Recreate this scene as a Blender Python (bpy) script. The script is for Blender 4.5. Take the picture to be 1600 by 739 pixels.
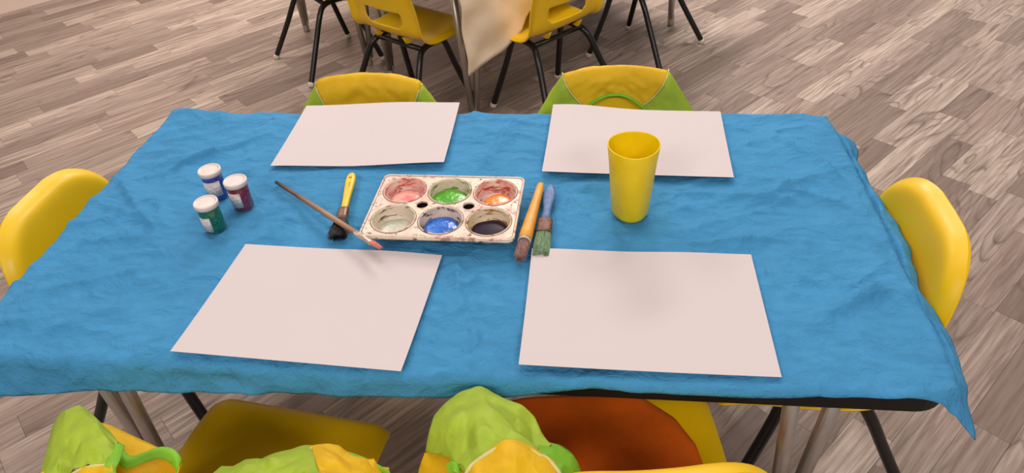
import bpy, bmesh, math, random
import numpy as np
from mathutils import Vector, Matrix, noise

for o in list(bpy.data.objects):
    bpy.data.objects.remove(o)
SC = bpy.context.scene
COL = SC.collection
random.seed(7)
T = 0.50                      # height of the cloth-covered table top

# ------------------------------------------------------------------ camera
CAM = Vector((0.205, -0.828, 1.1457))
R_ = Vector((0.99322831, 0.10133677, -0.0568188))
U_ = Vector((-0.02079412, 0.63622707, 0.77122158))
W_ = Vector((-0.11430276, 0.76481761, -0.63402595))
FPX = 1100.0
cd = bpy.data.cameras.new('camera')
cd.sensor_fit = 'HORIZONTAL'; cd.sensor_width = 36.0; cd.lens = FPX / 1600 * 36.0
cd.clip_start = 0.02
cam = bpy.data.objects.new('camera', cd); COL.objects.link(cam)
m = Matrix.Identity(4)
for i in range(3):
    m[i][0] = R_[i]; m[i][1] = U_[i]; m[i][2] = -W_[i]; m[i][3] = CAM[i]
cam.matrix_world = m
SC.camera = cam

# ------------------------------------------------------------------ world and lamps
wd = bpy.data.worlds.new('room_light'); SC.world = wd; wd.use_nodes = True
bg = wd.node_tree.nodes['Background']
bg.inputs[0].default_value = (1.0, 0.91, 0.88, 1); bg.inputs[1].default_value = 0.20

def area(name, loc, sx, sy, power, rz=0.0, color=(1.0, 0.885, 0.85)):
    d = bpy.data.lights.new(name, 'AREA'); d.shape = 'RECTANGLE'; d.size = sx; d.size_y = sy
    d.energy = power; d.color = color
    o = bpy.data.objects.new(name, d); COL.objects.link(o); o.location = loc
    o.rotation_euler = (0, 0, rz)
    return o
R48 = math.radians(48)
area('ceiling_lamp', (-1.45, 1.75, 2.55), 1.2, 0.6, 22, R48)
area('ceiling_lamp', (1.15, 2.05, 2.55), 1.2, 0.6, 20, R48)
area('ceiling_lamp', (0.1, 3.2, 2.55), 1.2, 0.6, 62, R48)
area('ceiling_lamp', (0.0, 0.3, 2.55), 1.2, 0.6, 6, R48)
area('ceiling_lamp', (-1.0, -2.4, 2.55), 1.2, 0.6, 34, R48)
area('ceiling_lamp', (1.5, -2.4, 2.55), 1.2, 0.6, 38, R48)
vs = SC.view_settings
vs.view_transform = 'Standard'; vs.look = 'None'; vs.gamma = 1.0; vs.use_curve_mapping = False
vs.exposure = 0.50

# ------------------------------------------------------------------ helpers
def px(x, y, z):
    """world point on the height z seen at photo pixel (x, y): used only to measure positions"""
    d = R_ * ((x - 800) / FPX) - U_ * ((y - 369.5) / FPX) + W_
    t = (z - CAM.z) / d.z
    return CAM + d * t
def proj(p):
    d = Vector(p) - CAM; w = d.dot(W_)
    return (800 + FPX * d.dot(R_) / w, 369.5 - FPX * d.dot(U_) / w, w)

def S(r, g, b):
    f = lambda c: (c / 255 / 12.92) if c / 255 <= 0.04045 else ((c / 255 + 0.055) / 1.055) ** 2.4
    return (f(r), f(g), f(b), 1.0)

def mobj(name, verts, faces, mat, parent=None, smooth=True):
    me = bpy.data.meshes.new(name)
    me.from_pydata([tuple(v) for v in verts], [], faces)
    me.update()
    if smooth:
        me.polygons.foreach_set('use_smooth', [True] * len(me.polygons))
    if mat: me.materials.append(mat)
    o = bpy.data.objects.new(name, me); COL.objects.link(o)
    if parent: o.parent = parent
    return o
def empty(name, loc=(0, 0, 0), rz=0.0):
    o = bpy.data.objects.new(name, None); COL.objects.link(o)
    o.empty_display_size = 0.05; o.location = loc; o.rotation_euler = (0, 0, rz)
    return o
def tag(o, label=None, cat=None, group=None, kind=None):
    if label: o['label'] = label
    if cat: o['category'] = cat
    if group: o['group'] = group
    if kind: o['kind'] = kind
    return o
def copy_tree(o, parent=None):
    c = o.copy(); COL.objects.link(c); c.parent = parent
    for ch in [k for k in o.children]: copy_tree(ch, c)
    return c
def grid_faces(nu, nv, off=0, wrap=False):
    F = []
    for j in range(nv - 1):
        for i in range(nu - (0 if wrap else 1)):
            a = off + j * nu + i; b = off + j * nu + (i + 1) % nu
            F.append((a, b, b + nu, a + nu))
    return F
class MB:
    def __init__(s): s.v = []; s.f = []
    def add(s, v, f):
        o = len(s.v); s.v += [tuple(q) for q in v]; s.f += [tuple(i + o for i in q) for q in f]
    def tube(s, pts, r, n=12, caps=True, sq=1.0):
        pts = [Vector(p) for p in pts]; m = len(pts)
        rr = r if isinstance(r, (list, tuple)) else [r] * m
        t0 = (pts[1] - pts[0]).normalized()
        ref = Vector((0, 0, 1)) if abs(t0.z) < 0.9 else Vector((1, 0, 0))
        nrm = (ref - t0 * ref.dot(t0)).normalized()
        V = []
        for k in range(m):
            t = (pts[min(k + 1, m - 1)] - pts[max(k - 1, 0)]).normalized()
            nrm = (nrm - t * nrm.dot(t)).normalized(); bn = t.cross(nrm)
            for i in range(n):
                a = 2 * math.pi * i / n
                V.append(pts[k] + nrm * (math.cos(a) * rr[k] * sq) + bn * (math.sin(a) * rr[k]))
        F = grid_faces(n, m, wrap=True)
        if caps:
            F.append(tuple(range(n))[::-1]); F.append(tuple((m - 1) * n + i for i in range(n)))
        s.add(V, F)
    def lathe(s, prof, n=32, c=(0, 0, 0), close=False, rf=None):
        V = []
        for (r, z) in prof:
            for i in range(n):
                a = 2 * math.pi * i / n; q = r * (rf(a, z) if rf else 1)
                V.append((c[0] + q * math.cos(a), c[1] + q * math.sin(a), c[2] + z))
        F = grid_faces(n, len(prof), wrap=True)
        if close:
            F.append(tuple(range(n))[::-1]); F.append(tuple((len(prof) - 1) * n + i for i in range(n)))
        s.add(V, F)
    def box(s, x0, x1, y0, y1, z0, z1):
        V = [(x0, y0, z0), (x1, y0, z0), (x1, y1, z0), (x0, y1, z0), (x0, y0, z1), (x1, y0, z1), (x1, y1, z1), (x0, y1, z1)]
        s.add(V, [(0, 3, 2, 1), (4, 5, 6, 7), (0, 1, 5, 4), (1, 2, 6, 5), (2, 3, 7, 6), (3, 0, 4, 7)])
    def build(s, name, mat, parent=None, smooth=True):
        return mobj(name, s.v, s.f, mat, parent, smooth)
def mod(o, kind, **kw):
    md = o.modifiers.new(kind.lower(), kind)
    for k, v in kw.items(): setattr(md, k, v)
    return md
def smoothpath(pts, n=8):
    """Catmull-Rom through points"""
    P = [Vector(p) for p in pts]; out = []
    for i in range(len(P) - 1):
        a = P[max(i - 1, 0)]; b = P[i]; c = P[i + 1]; d = P[min(i + 2, len(P) - 1)]
        for k in range(n):
            t = k / n
            out.append(0.5 * ((2 * b) + (c - a) * t + (2 * a - 5 * b + 4 * c - d) * t * t + (3 * b - a - 3 * c + d) * t ** 3))
    out.append(P[-1]); return out
def interp(xs, ys, x):
    return float(np.interp(x, xs, ys))
def sstep(a, b, x):
    t = min(1, max(0, (x - a) / (b - a))); return t * t * (3 - 2 * t)

# ------------------------------------------------------------------ materials
class NT:
    def __init__(s, name, rough=0.5, spec=0.5, **kw):
        s.m = bpy.data.materials.new(name); s.m.use_nodes = True
        s.t = s.m.node_tree; s.b = s.t.nodes['Principled BSDF']
        s.b.inputs['Roughness'].default_value = rough
        s.b.inputs['Specular IOR Level'].default_value = spec
        for k, v in kw.items(): s.b.inputs[k.replace('_', ' ')].default_value = v
    def n(s, kind, **kw):
        q = s.t.nodes.new(kind)
        for k, v in kw.items():
            if k.startswith('i_'): q.inputs[k[2:].replace('_', ' ')].default_value = v
            else: setattr(q, k, v)
        return q
    def l(s, a, b): s.t.links.new(a, b)
    def obj(s): return s.n('ShaderNodeTexCoord').outputs['Object']
    def pos(s): return s.n('ShaderNodeNewGeometry').outputs['Position']
    def mapping(s, vec, scale=(1, 1, 1), rot=(0, 0, 0), loc=(0, 0, 0)):
        q = s.n('ShaderNodeMapping'); s.l(vec, q.inputs['Vector'])
        q.inputs['Scale'].default_value = scale; q.inputs['Rotation'].default_value = rot; q.inputs['Location'].default_value = loc
        return q.outputs[0]
    def noise(s, vec, scale, detail=3, rough=0.5, dist=0.0):
        q = s.n('ShaderNodeTexNoise'); s.l(vec, q.inputs['Vector'])
        q.inputs['Scale'].default_value = scale; q.inputs['Detail'].default_value = detail
        q.inputs['Roughness'].default_value = rough; q.inputs['Distortion'].default_value = dist
        return q.outputs['Fac']
    def ramp(s, fac, stops, interp='LINEAR'):
        q = s.n('ShaderNodeValToRGB'); s.l(fac, q.inputs[0]); e = q.color_ramp.elements
        q.color_ramp.interpolation = interp
        while len(e) < len(stops): e.new(0.5)
        for k, (p, c) in enumerate(stops):
            e[k].position = p; e[k].color = c if not isinstance(c, (int, float)) else (c, c, c, 1)
        return q.outputs[0]
    def math(s, op, a, b=None):
        q = s.n('ShaderNodeMath', operation=op)
        for k, v in enumerate((a, b)):
            if v is None: continue
            if isinstance(v, (int, float)): q.inputs[k].default_value = v
            else: s.l(v, q.inputs[k])
        return q.outputs[0]
    def mix(s, fac, a, b, blend='MIX'):
        q = s.n('ShaderNodeMix', data_type='RGBA', blend_type=blend)
        for k, v in ((0, fac), (6, a), (7, b)):
            if isinstance(v, (int, float)): q.inputs[k].default_value = v
            elif isinstance(v, tuple): q.inputs[k].default_value = v
            else: s.l(v, q.inputs[k])
        return q.outputs[2]
    def color(s, v):
        if isinstance(v, tuple): s.b.inputs['Base Color'].default_value = v
        else: s.l(v, s.b.inputs['Base Color'])
    def rough(s, v): s.l(v, s.b.inputs['Roughness'])
    def bump(s, h, strength=0.3, dist=0.002):
        q = s.n('ShaderNodeBump'); q.inputs['Strength'].default_value = strength; q.inputs['Distance'].default_value = dist
        s.l(h, q.inputs['Height']); s.l(q.outputs[0], s.b.inputs['Normal'])
        return q

def mat_simple(name, col, rough=0.5, spec=0.5, var=0.08, vscale=30, bump=0.0, bscale=200, **kw):
    t = NT(name, rough, spec, **kw)
    c = t.obj()
    dark = tuple(x * (1 - var) for x in col[:3]) + (1,); lite = tuple(min(1, x * (1 + var)) for x in col[:3]) + (1,)
    t.color(t.ramp(t.noise(c, vscale, 4), [(0.3, dark), (0.7, lite)]))
    if bump: t.bump(t.noise(c, bscale, 2), bump, 0.001)
    return t.m

def mat_floor(name, use_attr):
    t = NT(name, 0.42, 0.35)
    if use_attr:
        rnd = t.n('ShaderNodeAttribute', attribute_name='rnd').outputs['Fac']
    else:
        rnd = t.n('ShaderNodeObjectInfo').outputs['Random']
    p = t.mapping(t.pos(), rot=(0, 0, -R48))
    off = t.n('ShaderNodeCombineXYZ')
    t.l(t.math('MULTIPLY', rnd, 71.0), off.inputs[0]); t.l(t.math('MULTIPLY', rnd, 37.0), off.inputs[1]); t.l(t.math('MULTIPLY', rnd, 53.0), off.inputs[2])
    add = t.n('ShaderNodeVectorMath', operation='ADD'); t.l(p, add.inputs[0]); t.l(off.outputs[0], add.inputs[1])
    v = add.outputs[0]
    # fibres
    fib = t.noise(t.mapping(v, scale=(5, 110, 1)), 1.0, 5, 0.6)
    pore = t.noise(t.mapping(v, scale=(14, 420, 1)), 1.0, 3, 0.6)
    # cathedral figure: bands of a stretched, warped field
    fld = t.noise(t.mapping(v, scale=(1.5, 9.0, 1)), 1.0, 1.6, 0.4, 0.35)
    saw = t.math('FRACT', t.math('MULTIPLY', fld, 15.0))
    line = t.ramp(saw, [(0.0, 1.0), (0.10, 0.35), (0.38, 0.0), (0.86, 0.0), (1.0, 1.0)])
    lw = t.ramp(t.noise(t.mapping(v, scale=(2.0, 10, 1), loc=(3, 9, 0)), 1.0, 2), [(0.42, 0.0), (0.62, 1.0)])
    line = t.math('MULTIPLY', line, lw)
    r2 = t.math('FRACT', t.math('MULTIPLY', rnd, 17.31))
    base = t.ramp(r2, [(0.0, S(128, 113, 102)), (0.3, S(156, 141, 128)), (0.55, S(174, 158, 145)), (0.8, S(202, 186, 170)), (1.0, S(164, 146, 133))])
    c1 = t.mix(t.ramp(fib, [(0.34, 0.75), (0.64, 0.0)]), base, S(108, 91, 80))
    c2 = t.mix(t.math('MULTIPLY', line, 0.68), c1, S(82, 66, 57))
    c3 = t.mix(t.ramp(pore, [(0.55, 0.0), (0.72, 0.35)]), c2, S(94, 76, 65))
    t.color(c3)
    t.rough(t.ramp(fib, [(0.3, 0.5), (0.7, 0.38)]))
    t.bump(t.math('ADD', fib, t.math('MULTIPLY', pore, 0.6)), 0.12, 0.0008)
    return t.m

def mat_cloth(name, col, stains=True):
    t = NT(name, 0.85, 0.2)
    c = t.obj()
    var = t.noise(c, 7, 4, 0.6)
    base = t.ramp(var, [(0.3, tuple(x * (0.90 if stains else 0.96) for x in col[:3]) + (1,)), (0.7, tuple(min(1, x * 1.05) for x in col[:3]) + (1,))])
    if stains:
        # mauve pencil-dust stains and one brownish smudge on the corner
        def blot(loc, rad, colr, amt, cur, k):
            d = t.n('ShaderNodeVectorMath', operation='DISTANCE'); t.l(c, d.inputs[0]); d.inputs[1].default_value = loc
            f = t.math('SUBTRACT', 1.0, t.math('DIVIDE', d.outputs['Value'], rad))
            f = t.math('MAXIMUM', f, 0.0)
            f = t.math('MULTIPLY', f, t.ramp(t.noise(c, k, 4, 0.6), [(0.35, 0.15), (0.7, 1.0)]))
            return t.mix(t.math('MULTIPLY', f, amt), cur, colr)
        base = blot((-0.42, 0.10, 0), 0.16, S(112, 128, 180), 0.9, base, 22)
        base = blot((-0.30, 0.02, 0), 0.08, S(92, 110, 160), 0.7, base, 30)
        base = blot((0.46, 0.17, 0), 0.22, S(96, 122, 176), 0.8, base, 14)
        base = blot((0.50, -0.03, 0), 0.18, S(92, 128, 176), 0.6, base, 12)
        base = blot((-0.585, 0.275, 0), 0.055, S(150, 128, 138), 1.6, base, 40)
    t.color(base)
    # fine weave and crumple
    v2 = t.mapping(c, scale=(1, 1, 1))
    weave = t.noise(t.mapping(c, scale=(900, 260, 1)), 1.0, 2)
    cr = t.n('ShaderNodeTexVoronoi', feature='DISTANCE_TO_EDGE'); t.l(t.mapping(c, scale=(26, 40, 26)), cr.inputs['Vector']); cr.inputs['Scale'].default_value = 1.0
    nz = t.noise(t.mapping(c, scale=(38, 60, 40)), 1.0, 5, 0.65, 1.2)
    v3 = t.n('ShaderNodeVectorMath', operation='ADD')
    nzc = t.n('ShaderNodeTexNoise'); t.l(c, nzc.inputs['Vector']); nzc.inputs['Scale'].default_value = 9.0; nzc.inputs['Detail'].default_value = 3
    sc = t.n('ShaderNodeVectorMath', operation='SCALE'); t.l(nzc.outputs['Color'], sc.inputs[0]); sc.inputs['Scale'].default_value = 0.10
    t.l(c, v3.inputs[0]); t.l(sc.outputs[0], v3.inputs[1])
    def folds(scale, rot):
        vo = t.n('ShaderNodeTexVoronoi', feature='F1'); t.l(t.mapping(v3.outputs[0], scale=scale, rot=(0, 0, rot)), vo.inputs['Vector']); vo.inputs['Scale'].default_value = 1.0
        return vo.outputs['Distance']
    h = t.math('ADD', t.math('MULTIPLY', nz, 0.7), t.math('MULTIPLY', weave, 0.06))
    h = t.math('ADD', h, t.math('MULTIPLY', folds((9, 22, 9), 0.25), 1.3))
    h = t.math('ADD', h, t.math('MULTIPLY', folds((20, 42, 20), -0.5), 0.55))
    t.bump(h, 1.0 if stains else 0.25, 0.0075 if stains else 0.004)
    return t.m

def mat_plastic(name, col, rough=0.32, scuff=0.06):
    t = NT(name, rough, 0.5)
    c = t.obj()
    d = tuple(x * (1 - scuff) for x in col[:3]) + (1,)
    t.color(t.ramp(t.noise(c, 14, 4, 0.6), [(0.3, d), (0.65, col)]))
    t.rough(t.ramp(t.noise(c, 40, 3), [(0.3, rough), (0.8, rough + 0.18)]))
    t.bump(t.noise(c, 900, 2), 0.08, 0.0006)
    return t.m

def mat_fabric(name, col, trans=0.25, bscale=60, bstr=0.4, rough=0.55, spec=0.35):
    t = NT(name, rough, spec)
    c = t.obj()
    t.color(t.ramp(t.noise(c, 18, 4, 0.6), [(0.3, tuple(x * 0.82 for x in col[:3]) + (1,)), (0.7, tuple(min(1, x * 1.08) for x in col[:3]) + (1,))]))
    t.bump(t.noise(c, bscale, 4, 0.6, 0.8), bstr, 0.004)
    if trans:
        tr = t.n('ShaderNodeBsdfTranslucent'); tr.inputs['Color'].default_value = col
        mx = t.n('ShaderNodeMixShader'); mx.inputs[0].default_value = trans
        out = t.t.nodes['Material Output']
        t.l(t.b.outputs[0], mx.inputs[1]); t.l(tr.outputs[0], mx.inputs[2]); t.l(mx.outputs[0], out.inputs['Surface'])
    return t.m

M = {}
M['plank'] = mat_floor('oak_vinyl', False)
M['plank_far'] = mat_floor('oak_vinyl_far', True)
M['subfloor'] = mat_simple('floor_joint', S(105, 85, 72), 0.8)
M['wall'] = mat_simple('wall_paint', S(226, 204, 188), 0.7, var=0.03, vscale=3)
M['cloth'] = mat_cloth('blue_cotton', S(70, 148, 196))
M['beige'] = mat_cloth('beige_linen', S(232, 214, 188), stains=False)
M['paper'] = mat_simple('drawing_paper', (0.64, 0.58, 0.57, 1), 0.8, 0.12, var=0.006, vscale=8, bump=0.03, bscale=1500)
M['chair'] = mat_plastic('yellow_polypropylene', S(242, 198, 8))
M['blacktube'] = mat_simple('black_enamel', (0.006, 0.006, 0.006, 1), 0.28, 0.5, var=0.2)
M['glide'] = mat_simple('white_glide', S(222, 212, 200), 0.5)
M['chrome'] = mat_simple('dull_chrome', (0.50, 0.46, 0.42, 1), 0.36, 0.5, var=0.06, Metallic=0.85)
M['tabletop'] = mat_simple('black_table_edge', (0.005, 0.0045, 0.0045, 1), 0.5, 0.25, var=0.2)
M['smock_y'] = mat_fabric('yellow_smock', S(255, 214, 34), 0.35)
M['smock_g'] = mat_fabric('green_smock', S(192, 220, 70), 0.35)
M['trim_g'] = mat_fabric('green_trim', S(140, 208, 50), 0.2)
M['seam'] = mat_fabric('pale_seam', S(226, 220, 150), 0.1)
M['orange'] = mat_fabric('orange_smock', S(244, 112, 22), 0.1, bscale=26, bstr=0.3)

# ------------------------------------------------------------------ floor, planks, wall
floor = tag(mobj('floor', [(-4.2, -3.6, -0.004), (4.2, -3.6, -0.004), (4.2, 4.8, -0.004), (-4.2, 4.8, -0.004)], [(0, 1, 2, 3)], M['subfloor'], smooth=False), kind='structure')
mp = MB(); mp.box(0, 1, 0, 1, -0.0035, 0)
unit = bpy.data.meshes.new('plank'); unit.from_pydata(mp.v, [], mp.f); unit.materials.append(M['plank'])
PW, GAP = 0.0735, 0.0006
cu, su = math.cos(R48), math.sin(R48)
VW = 3.30                                    # the wall runs along the planks
rng = random.Random(3)
allp = []
r0 = -62
for row in range(r0, int(VW / PW) + 1):
    v = row * PW + 0.018
    u = -6.0 + rng.random() * 0.4
    while u < 6.0:
        L = rng.choice([0.24, 0.30, 0.34, 0.38, 0.44, 0.52]) * rng.uniform(0.93, 1.07)
        cx, cy = (u + L / 2) * cu - (v + PW / 2) * su, (u + L / 2) * su + (v + PW / 2) * cu
        if -4.2 < cx < 4.2 and -3.6 < cy < 4.8: allp.append((u, v, L, cx, cy))
        u += L
def inside_table(x, y):     # photo outline of the covered table
    poly = [(265, 180), (1340, 185), (1500, 470), (1500, 610), (-80, 600), (-80, 480)]
    c = False
    for i in range(len(poly)):
        (x1, y1), (x2, y2) = poly[i - 1], poly[i]
        if (y1 > y) != (y2 > y) and x < (x2 - x1) * (y - y1) / (y2 - y1) + x1: c = not c
    return c
vis = []
for k, (u, v, L, cx, cy) in enumerate(allp):
    a = 0
    pts = []
    for fu in (0.05, 0.35, 0.65, 0.95):
        for fv in (0.1, 0.9):
            uu, vv = u + L * fu, v + PW * fv
            q = proj((uu * cu - vv * su, uu * su + vv * cu, 0))
            if q[2] > 0.1 and 0 <= q[0] <= 1600 and 0 <= q[1] <= 739 and not inside_table(q[0], q[1]): a += 1
    if a:
        d = (Vector((cx, cy, 0)) - CAM).length
        vis.append((a * L / d ** 3, k))
vis.sort(reverse=True)
near = set(k for _, k in vis[:300])
far = MB(); tone = []
for k, (u, v, L, cx, cy) in enumerate(allp):
    if k in near:
        o = bpy.data.objects.new('plank', unit); COL.objects.link(o); o.parent = floor
        o.location = ((u + GAP) * cu - (v + GAP) * su, (u + GAP) * su + (v + GAP) * cu, 0)
        o.rotation_euler = (0, 0, R48); o.scale = (L - GAP, PW - GAP, 1)
    else:
        c = [(u + GAP, v + GAP), (u + L, v + GAP), (u + L, v + PW), (u + GAP, v + PW)]
        b = [(a * cu - e * su, a * su + e * cu) for a, e in c]
        far.add([(x, y, -0.0035) for x, y in b] + [(x, y, 0) for x, y in b], [(4, 5, 6, 7), (0, 1, 5, 4), (1, 2, 6, 5), (2, 3, 7, 6), (3, 0, 4, 7)])
        tone += [rng.random()] * 8
fo = far.build('floor_planks', M['plank_far'], floor, smooth=False); fo['kind'] = 'stuff'
at = fo.data.attributes.new('rnd', 'FLOAT', 'POINT'); at.data.foreach_set('value', tone)

def pf(u, v, z): return (u * cu - v * su, u * su + v * cu, z)
wl = MB(); vw = VW + 0.015
V = [pf(-3.6, vw, 0), pf(3.6, vw, 0), pf(3.6, vw + 0.1, 0), pf(-3.6, vw + 0.1, 0)]
V += [(x, y, 2.6) for x, y, z in V]
wl.add(V, [(0, 1, 5, 4), (1, 2, 6, 5), (2, 3, 7, 6), (3, 0, 4, 7), (4, 5, 6, 7)])
tag(wl.build('wall_left', M['wall'], smooth=False), 'pale wall with its foot at the upper left', kind='structure')
bb = MB(); V = [pf(-3.6, vw - 0.012, 0), pf(3.6, vw - 0.012, 0), pf(3.6, vw, 0), pf(-3.6, vw, 0)]
V += [(x, y, 0.09) for x, y, z in V]
bb.add(V, [(0, 1, 5, 4), (1, 2, 6, 5), (2, 3, 7, 6), (3, 0, 4, 7), (4, 5, 6, 7)])
tag(bb.build('baseboard_left', M['wall'], smooth=False), kind='structure')

# ------------------------------------------------------------------ tables
TX, TY = 0.61, 0.305
def rrect(hx, hy, r, n=8):
    out = []
    for cx, cy, a0 in ((hx - r, hy - r, 0), (-hx + r, hy - r, 90), (-hx + r, -hy + r, 180), (hx - r, -hy + r, 270)):
        for k in range(n + 1):
            a = math.radians(a0 + 90 * k / n); out.append((cx + r * math.cos(a), cy + r * math.sin(a)))
    return out
def make_table(name, loc, rz, label, group):
    t = tag(empty(name, loc, rz), label, 'table', group)
    mb = MB(); rings = []
    for ins, z in ((0.004, T - 0.034), (0, T - 0.030), (0, T - 0.007), (0.004, T - 0.003)):
        rings.append([(x, y, z) for x, y in rrect(TX - ins, TY - ins, 0.045)])
    n = len(rings[0]); V = sum(rings, [])
    F = grid_faces(n, 4, wrap=True) + [tuple(range(n))[::-1], tuple(3 * n + i for i in range(n))]
    mb.add(V, F); mb.build('tabletop', M['tabletop'], t, smooth=False)
    for sx in (-1, 1):
        for sy in (-1, 1):
            foot = Vector((sx * 0.50, sy * 0.237, 0.0))
            lg = MB()
            for top in ((sx * 0.452, sy * 0.248), (sx * 0.524, sy * 0.222)):
                b = foot + Vector(((top[0] - foot.x) * 0.16, (top[1] - foot.y) * 0.3, 0.03))
                lg.tube([b, (top[0], top[1], T - 0.035)], 0.0105, 14)
            leg = lg.build('leg', M['chrome'], t)
            g = MB(); g.lathe([(0.004, 0.0), (0.012, 0.0), (0.013, 0.004), (0.013, 0.04), (0.008, 0.045)], 14, foot, True)
            g.build('foot_glide', M['chrome'], leg)
            pl = MB(); pl.box(sx * 0.488 - 0.055, sx * 0.488 + 0.055, sy * 0.235 - 0.03, sy * 0.235 + 0.03, T - 0.038, T - 0.034)
            pl.build('mounting_plate', M['chrome'], leg, smooth=False)
    return t
make_table('activity_table', (0, 0, 0), 0, 'black-edged low activity table under the blue cloth in front', 'low tables')
dl = Vector((cu, su, 0)); de = Vector((-su, cu, 0))
nf = Vector((-0.18, 1.13, 0))
c2 = nf + dl * 0.50 + de * 0.237
make_table('activity_table', tuple(c2), R48, 'low table with paired metal legs under the beige cloth behind', 'low tables')
c3 = c2 + de * 0.617
make_table('activity_table', tuple(c3), R48, 'low table with paired metal legs at top left, left of the beige-cloth table', 'low tables')

# ------------------------------------------------------------------ tablecloth
FLAT = [(-0.194, 0.226, 0.15, 0.105), (0.273, 0.204, 0.15, 0.105), (-0.158, -0.1975, 0.15, 0.105), (0.27, -0.188, 0.15, 0.105),
        (-0.015, -0.01, 0.115, 0.077), (0.257, 0.008, 0.035, 0.035), (-0.375, 0.0, 0.06, 0.07), (-0.175, 0.0, 0.06, 0.11), (0.122, -0.01, 0.03, 0.11)]
def flat_mask(x, y):
    m = 1.0
    for cx, cy, hx, hy in FLAT:
        d = max(abs(x - cx) - hx, abs(y - cy) - hy)
        m = min(m, sstep(-0.005, 0.035, d))
    return m
CREASES = [  # x0, y0, x1, y1, width, height: long soft folds seen in the photograph
    (-0.60, -0.10, -0.20, -0.02, 0.012, 0.004), (-0.62, 0.02, -0.40, -0.06, 0.010, 0.003), (-0.58, -0.20, -0.36, -0.13, 0.012, 0.0035),
    (-0.56, 0.12, -0.44, 0.16, 0.012, 0.003), (-0.40, 0.22, -0.52, 0.10, 0.010, 0.003), (-0.30, -0.06, -0.14, -0.02, 0.008, 0.002),
    (0.30, 0.06, 0.50, 0.04, 0.010, 0.004), (0.44, 0.05, 0.56, 0.11, 0.012, 0.004), (0.42, 0.12, 0.58, 0.02, 0.010, 0.0035),
    (0.44, -0.12, 0.58, -0.16, 0.012, 0.0035), (0.46, -0.22, 0.60, -0.12, 0.014, 0.004), (0.50, 0.24, 0.58, 0.10, 0.012, 0.005),
    (-0.10, -0.10, 0.10, -0.16, 0.010, 0.003), (0.02, 0.10, 0.06, 0.29, 0.012, 0.003), (0.16, 0.06, 0.24, -0.06, 0.009, 0.0025),
    (0.02, -0.10, 0.07, -0.28, 0.010, 0.003), (-0.36, -0.29, -0.30, -0.22, 0.010, 0.003), (0.30, -0.05, 0.55, -0.06, 0.010, 0.003),
    (-0.60, -0.27, -0.40, -0.22, 0.014, 0.004), (-0.45, -0.07, -0.60, 0.08, 0.010, 0.003)]
def wrinkle(x, y):
    w = Vector((x * 5.0, y * 8.0, 0.3))
    warp = noise.noise_vector(Vector((x * 4, y * 4, 1.7))) * 0.6
    r1 = 1 - abs(noise.noise(w + warp)); r1 = r1 ** 5
    a = 0.6
    x2, y2 = x * math.cos(a) + y * math.sin(a), -x * math.sin(a) + y * math.cos(a)
    r2 = 1 - abs(noise.noise(Vector((x2 * 6, y2 * 17, 5.1)) + warp)); r2 = r2 ** 6
    f = noise.noise(Vector((x * 34, y * 46, 2.2)) + warp * 3)
    h = 0.0052 * r1 + 0.0046 * r2 + 0.0011 * f + 0.0014 * (1 - abs(noise.noise(Vector((x * 15, y * 24, 9.0)) + warp * 2))) ** 4
    for x0, y0, x1, y1, wd_, ht in CREASES:
        dx, dy = x1 - x0, y1 - y0; L2 = dx * dx + dy * dy
        t = ((x - x0) * dx + (y - y0) * dy) / L2
        e = sstep(-0.15, 0.25, t) * (1 - sstep(0.75, 1.15, t))
        if e > 0:
            d = ((x - x0) * dy - (y - y0) * dx) / math.sqrt(L2) + 0.012 * noise.noise(Vector((x * 12, y * 12, x0 * 9)))
            h += 3.0 * e * ht * math.exp(-abs(d) / wd_ * (1.0 if d > 0 else 2.6))
    h += 0.014 * math.exp(-((x + 0.585) ** 2 + (y - 0.30) ** 2) / 0.0016)
    return h
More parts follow.
